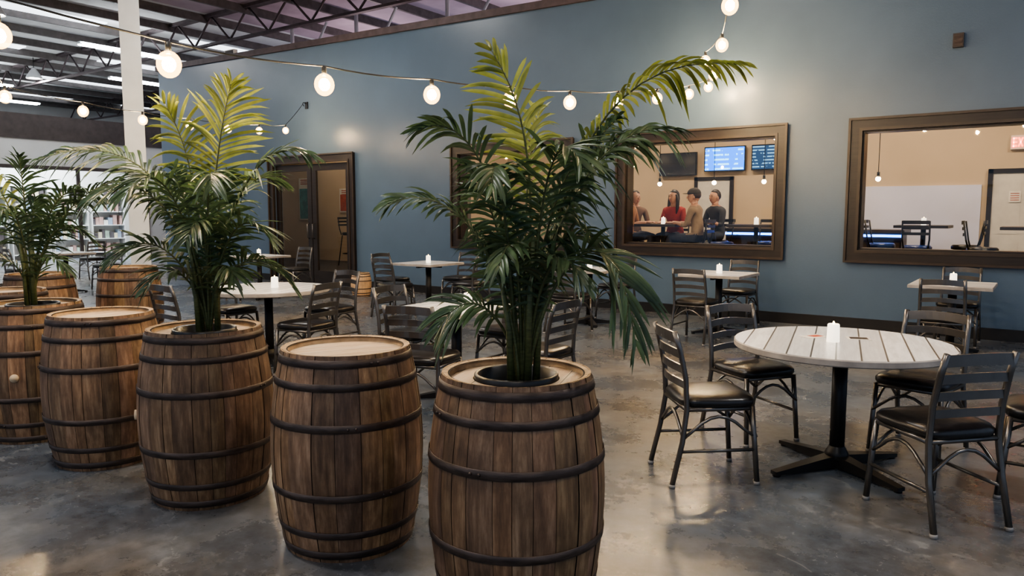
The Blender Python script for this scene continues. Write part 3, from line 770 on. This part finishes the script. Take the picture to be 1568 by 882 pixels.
# ------------------------------------------------------------------ string lights (world metres)
strand('string_lights',[(-3.66,2.14,2.24),(-3.64,3.12,2.27),(-3.68,4.14,2.34),(-3.72,5.16,2.43),(-3.77,6.19,2.53),(-3.80,7.21,2.66),(-3.83,8.24,2.82),(-3.87,9.27,3.0),(-3.88,9.95,3.18)],
       extra_start=(-3.95,-.6,2.75),extra_end=(-3.92,WY-.12,3.42))
strand('string_lights',[(-4.49,1.7,2.41),(-6.8,2.5,2.62),(-8.82,3.36,2.68),(-9.41,4.40,2.69),(-10.0,5.44,2.73),(-10.59,6.48,2.79),(-11.18,7.52,2.87),(-11.78,8.56,2.97),(-12.37,9.6,3.1)],
       extra_start=(-3.2,.4,2.7),extra_end=(-12.7,WY-.12,3.7))
strand('string_lights',[(-3.72,9.7,3.28),(-3.40,8.6,3.25),(-2.72,7.3,3.12),(-1.98,5.45,2.98),(-1.3,3.6,3.05),(-.6,1.8,3.3)],
       extra_start=(-3.95,WY-.12,3.5),extra_end=(.2,-.6,3.9))
for n,x,z in (('cable_hook',-3.93,3.45),('cable_hook',-12.7,3.7)):
    b=MB(); b.box((0,-.01,0),(.08,.02,.14),'black'); b.tube([(0,-.02,.04),(0,-.09,.05),(0,-.11,.02),(0,-.08,-.02)],.008,'black',6); b.obj(n,(x,WY-.001,z))
b=MB(); b.box((0,-.03,0),(.11,.06,.16),'dark'); b.box((0,-.062,.0),(.09,.006,.13),'hoop'); b.obj('wall_sensor',(-1.02,WY-.001,3.50))
b=MB(); b.box((0,0,.06),(.35,.1,.12),'paper'); b.box((0,-.052,.06),(.3,.006,.08),'dark'); b.obj('emergency_light',(-15.4,WY+.1,5.045))

# ------------------------------------------------------------------ people in the bar room
M['skin']=simple('skin',(.50,.27,.17),.5,0,.08); M['hair']=simple('dark_hair',(.02,.013,.009),.5,0,.3,40,(1,1,.2)); M['hairb']=simple('brown_hair',(.06,.035,.02),.5)
M['jeans']=simple('denim',(.03,.035,.055),.8,0,.2,30); M['shoe']=simple('shoe',(.02,.02,.02),.5); M['eye']=simple('eye',(.02,.015,.01),.2); M['lip']=simple('lips',(.4,.12,.09),.4)
M['sh_red']=simple('red_top',(.30,.035,.025),.8); M['sh_tan']=simple('tan_shirt',(.30,.21,.13),.8); M['sh_org']=simple('orange_shirt',(.36,.18,.08),.8); M['sh_blk']=simple('black_shirt',(.03,.03,.035),.8); M['sh_grey']=simple('grey_shirt',(.16,.10,.07),.8); M['capm']=simple('cap_cloth',(.05,.042,.035),.8)
def person(name,x,y,rz,shirt,hair='short',hm='hair',cap=False,lean=.04,female=False,headturn=0,armz=.20,seat=None):
    seat=FZ+.785 if seat is None else seat
    root=empty(name,(x,y,seat),rz)
    sw=.155 if female else .185
    V=[(0,-.02,.08),(0,-.02,.22),(0,lean*.6,.38),(0,lean,.50),(0,lean+.01,.60)]
    rad=[(.15,.12),(.125,.1),(.15,.105),(.12,.085),(.052,.055)]
    E=[(0,1),(1,2),(2,3),(3,4)]
    def addv(p,r,par): V.append(p); rad.append(r); E.append((par,len(V)-1)); return len(V)-1
    hands=[]
    for s in (-1,1):
        a=addv((s*sw,lean-.005,.495),(.062,.062),3); e=addv((s*(sw+.05),.06+lean,armz+.05),(.043,.043),a); f=addv((s*(sw+.0),.19+lean,armz+.085),(.036,.036),e); w=addv((s*(sw-.05),.31+lean,armz+.10),(.026,.022),f)
        hands.append((Vector(V[w]),s))
        h=addv((s*.09,.03,.06),(.092,.09),0); k=addv((s*.13,.42,.07),(.062,.062),h); c=addv((s*.13,.40,-.12),(.055,.055),k); an=addv((s*.13,.36,-.33),(.038,.038),c); t=addv((s*.135,.47,-.39),(.035,.028),an)
    me=bpy.data.meshes.new('skel'); me.from_pydata(V,E,[]); ob=bpy.data.objects.new('skel',me); scene.collection.objects.link(ob)
    ob.modifiers.new('Skin','SKIN'); 
    for i,sv in enumerate(me.skin_vertices[0].data): sv.radius=rad[i]; sv.use_root=(i==0)
    ob.modifiers.new('Sub','SUBSURF').levels=2
    bpy.context.view_layer.update()
    dg=bpy.context.evaluated_depsgraph_get(); bm_=bpy.data.meshes.new_from_object(ob.evaluated_get(dg))
    bpy.data.objects.remove(ob)
    bm_.materials.clear()
    for k in (shirt,'skin','jeans','shoe'): bm_.materials.append(M[k])
    for p in bm_.polygons:
        c=p.center; p.use_smooth=True
        if c.z>.565: mi=1
        elif c.z<-.31: mi=3
        elif c.z<.12 or (c.z<.16 and c.y>.12 and abs(c.x)<.2): mi=2
        elif c.y>.14+lean and c.z>.14: mi=1
        else: mi=0
        p.material_index=mi
    put(bm_,'body',parent=root)
    b=MB(); hc=Vector((0,lean+.025,.715))
    def shape(p):
        q=p.copy()
        if q.z<0: q.x*=1-.28*(-q.z/.12); q.y=q.y*(1-.12*(-q.z/.12))+(.012 if q.y>0 else 0)*(-q.z/.12)
        return q
    Rh=headturn
    def hp(p): return hc+Matrix.Rotation(Rh,3,'Z')@Vector(p)
    b.ball(hc,(.076,.096,.118),'skin',24,18,rz=Rh,fn=shape)
    b.ball(hp((0,.1,-.018)),(.012,.018,.022),'skin',10,8,rz=Rh)
    for s in (-1,1):
        b.ball(hp((s*.03,.083,.008)),(.011,.008,.007),'eye',10,6,rz=Rh); b.ball(hp((s*.077,-.005,-.01)),(.009,.02,.032),'skin',10,8,rz=Rh); b.ball(hp((s*.03,.088,.028)),(.017,.006,.004),hm,8,6,rz=Rh)
    b.ball(hp((0,.086,-.058)),(.024,.01,.007),'lip',10,6,rz=Rh)
    b.tube([hc+Vector((0,-.012,-.16)),hc+Vector((0,-.01,-.06))],[.055,.052],'skin',14)
    b.obj('head',parent=root)
    b=MB()
    def hs(p):
        q=p.copy()
        if q.y>0 and q.z<.05: q.y*=.35
        if hair=='long' and q.z<0: q.z*=1.9; q.y-=.01
        elif q.z<-.02: q.z=-.02+(q.z+.02)*.6
        return q
    b.ball(hp((0,-.014,.02)),(.086,.098,.115),hm,22,16,rz=Rh,fn=hs)
    if hair=='long':
        for s in (-1,1): b.tube([hp((s*.07,.02,.05)),hp((s*.088,.0,-.06)),hp((s*.09,.01,-.18)),hp((s*.08,.02,-.28))],[.02,.03,.03,.012],hm,10)
    b.obj('hair',parent=root)
    if cap:
        b=MB(); b.ball(hp((0,-.002,.045)),(.092,.108,.09),'capm',20,12,rz=Rh,fn=lambda p: Vector((p.x,p.y,max(p.z,-.012)))); b.ball(hp((0,.12,.042)),(.062,.06,.006),'capm',16,6,rz=Rh); b.obj('cap',parent=root)
    b=MB()
    for w,s in hands:
        d=Vector((-s*.35,1,-.05)).normalized()
        inner=Vector((-s,-.35,0)).normalized()
        pc=w+d*.05; b.ball(pc,(.04,.046,.016),'skin',12,8,rz=math.atan2(-d.x,d.y))
        for k,(L) in enumerate((.07,.08,.075,.058)):
            o=pc+d*.03+inner*(.028-.019*k)
            b.tube([o,o+d*L*.45+Vector((0,0,.008)),o+d*L*.8+Vector((0,0,-.004)),o+d*L+Vector((0,0,-.014))],[.009,.0088,.008,.005],'skin',8)
        o=pc-d*.01+inner*.032
        b.tube([o,o+inner*.022+d*.022,o+inner*.026+d*.05],[.012,.010,.006],'skin',8)
    b.obj('hands',parent=root)
    return root
for nm,x,y,a,kw in (
  ('seated_man',-5.78,11.4,-80,dict(shirt='sh_org',hm='hairb')),
  ('seated_man',-6.05,12.15,-130,dict(shirt='sh_grey')),
  ('seated_woman',-5.22,12.02,180,dict(shirt='sh_red',hair='long',female=True,headturn=R(-15))),
  ('seated_man',-4.55,11.35,92,dict(shirt='sh_tan',cap=True,hm='hairb',headturn=R(15))),
  ('seated_man',-4.6,12.35,150,dict(shirt='sh_blk'))):
    person(nm,x,y,R(a),**kw); put(st1,'bar_stool',(x,y,FZ),R(a))

# ------------------------------------------------------------------ world & camera
w=bpy.data.worlds.new('World'); scene.world=w; w.use_nodes=True
bg=w.node_tree.nodes['Background']; bg.inputs[0].default_value=(.52,.68,.95,1); bg.inputs[1].default_value=.42
cam=bpy.data.cameras.new('Camera'); co=bpy.data.objects.new('Camera',cam); scene.collection.objects.link(co)
co.location=(0,0,1.5); co.rotation_euler=(R(90-5.76),0,YAW); cam.lens=26.4; cam.sensor_width=36; cam.clip_start=.05
scene.camera=co
scene.view_settings.view_transform='AgX'
scene.view_settings.look='AgX - Medium High Contrast'
scene.view_settings.exposure=.85
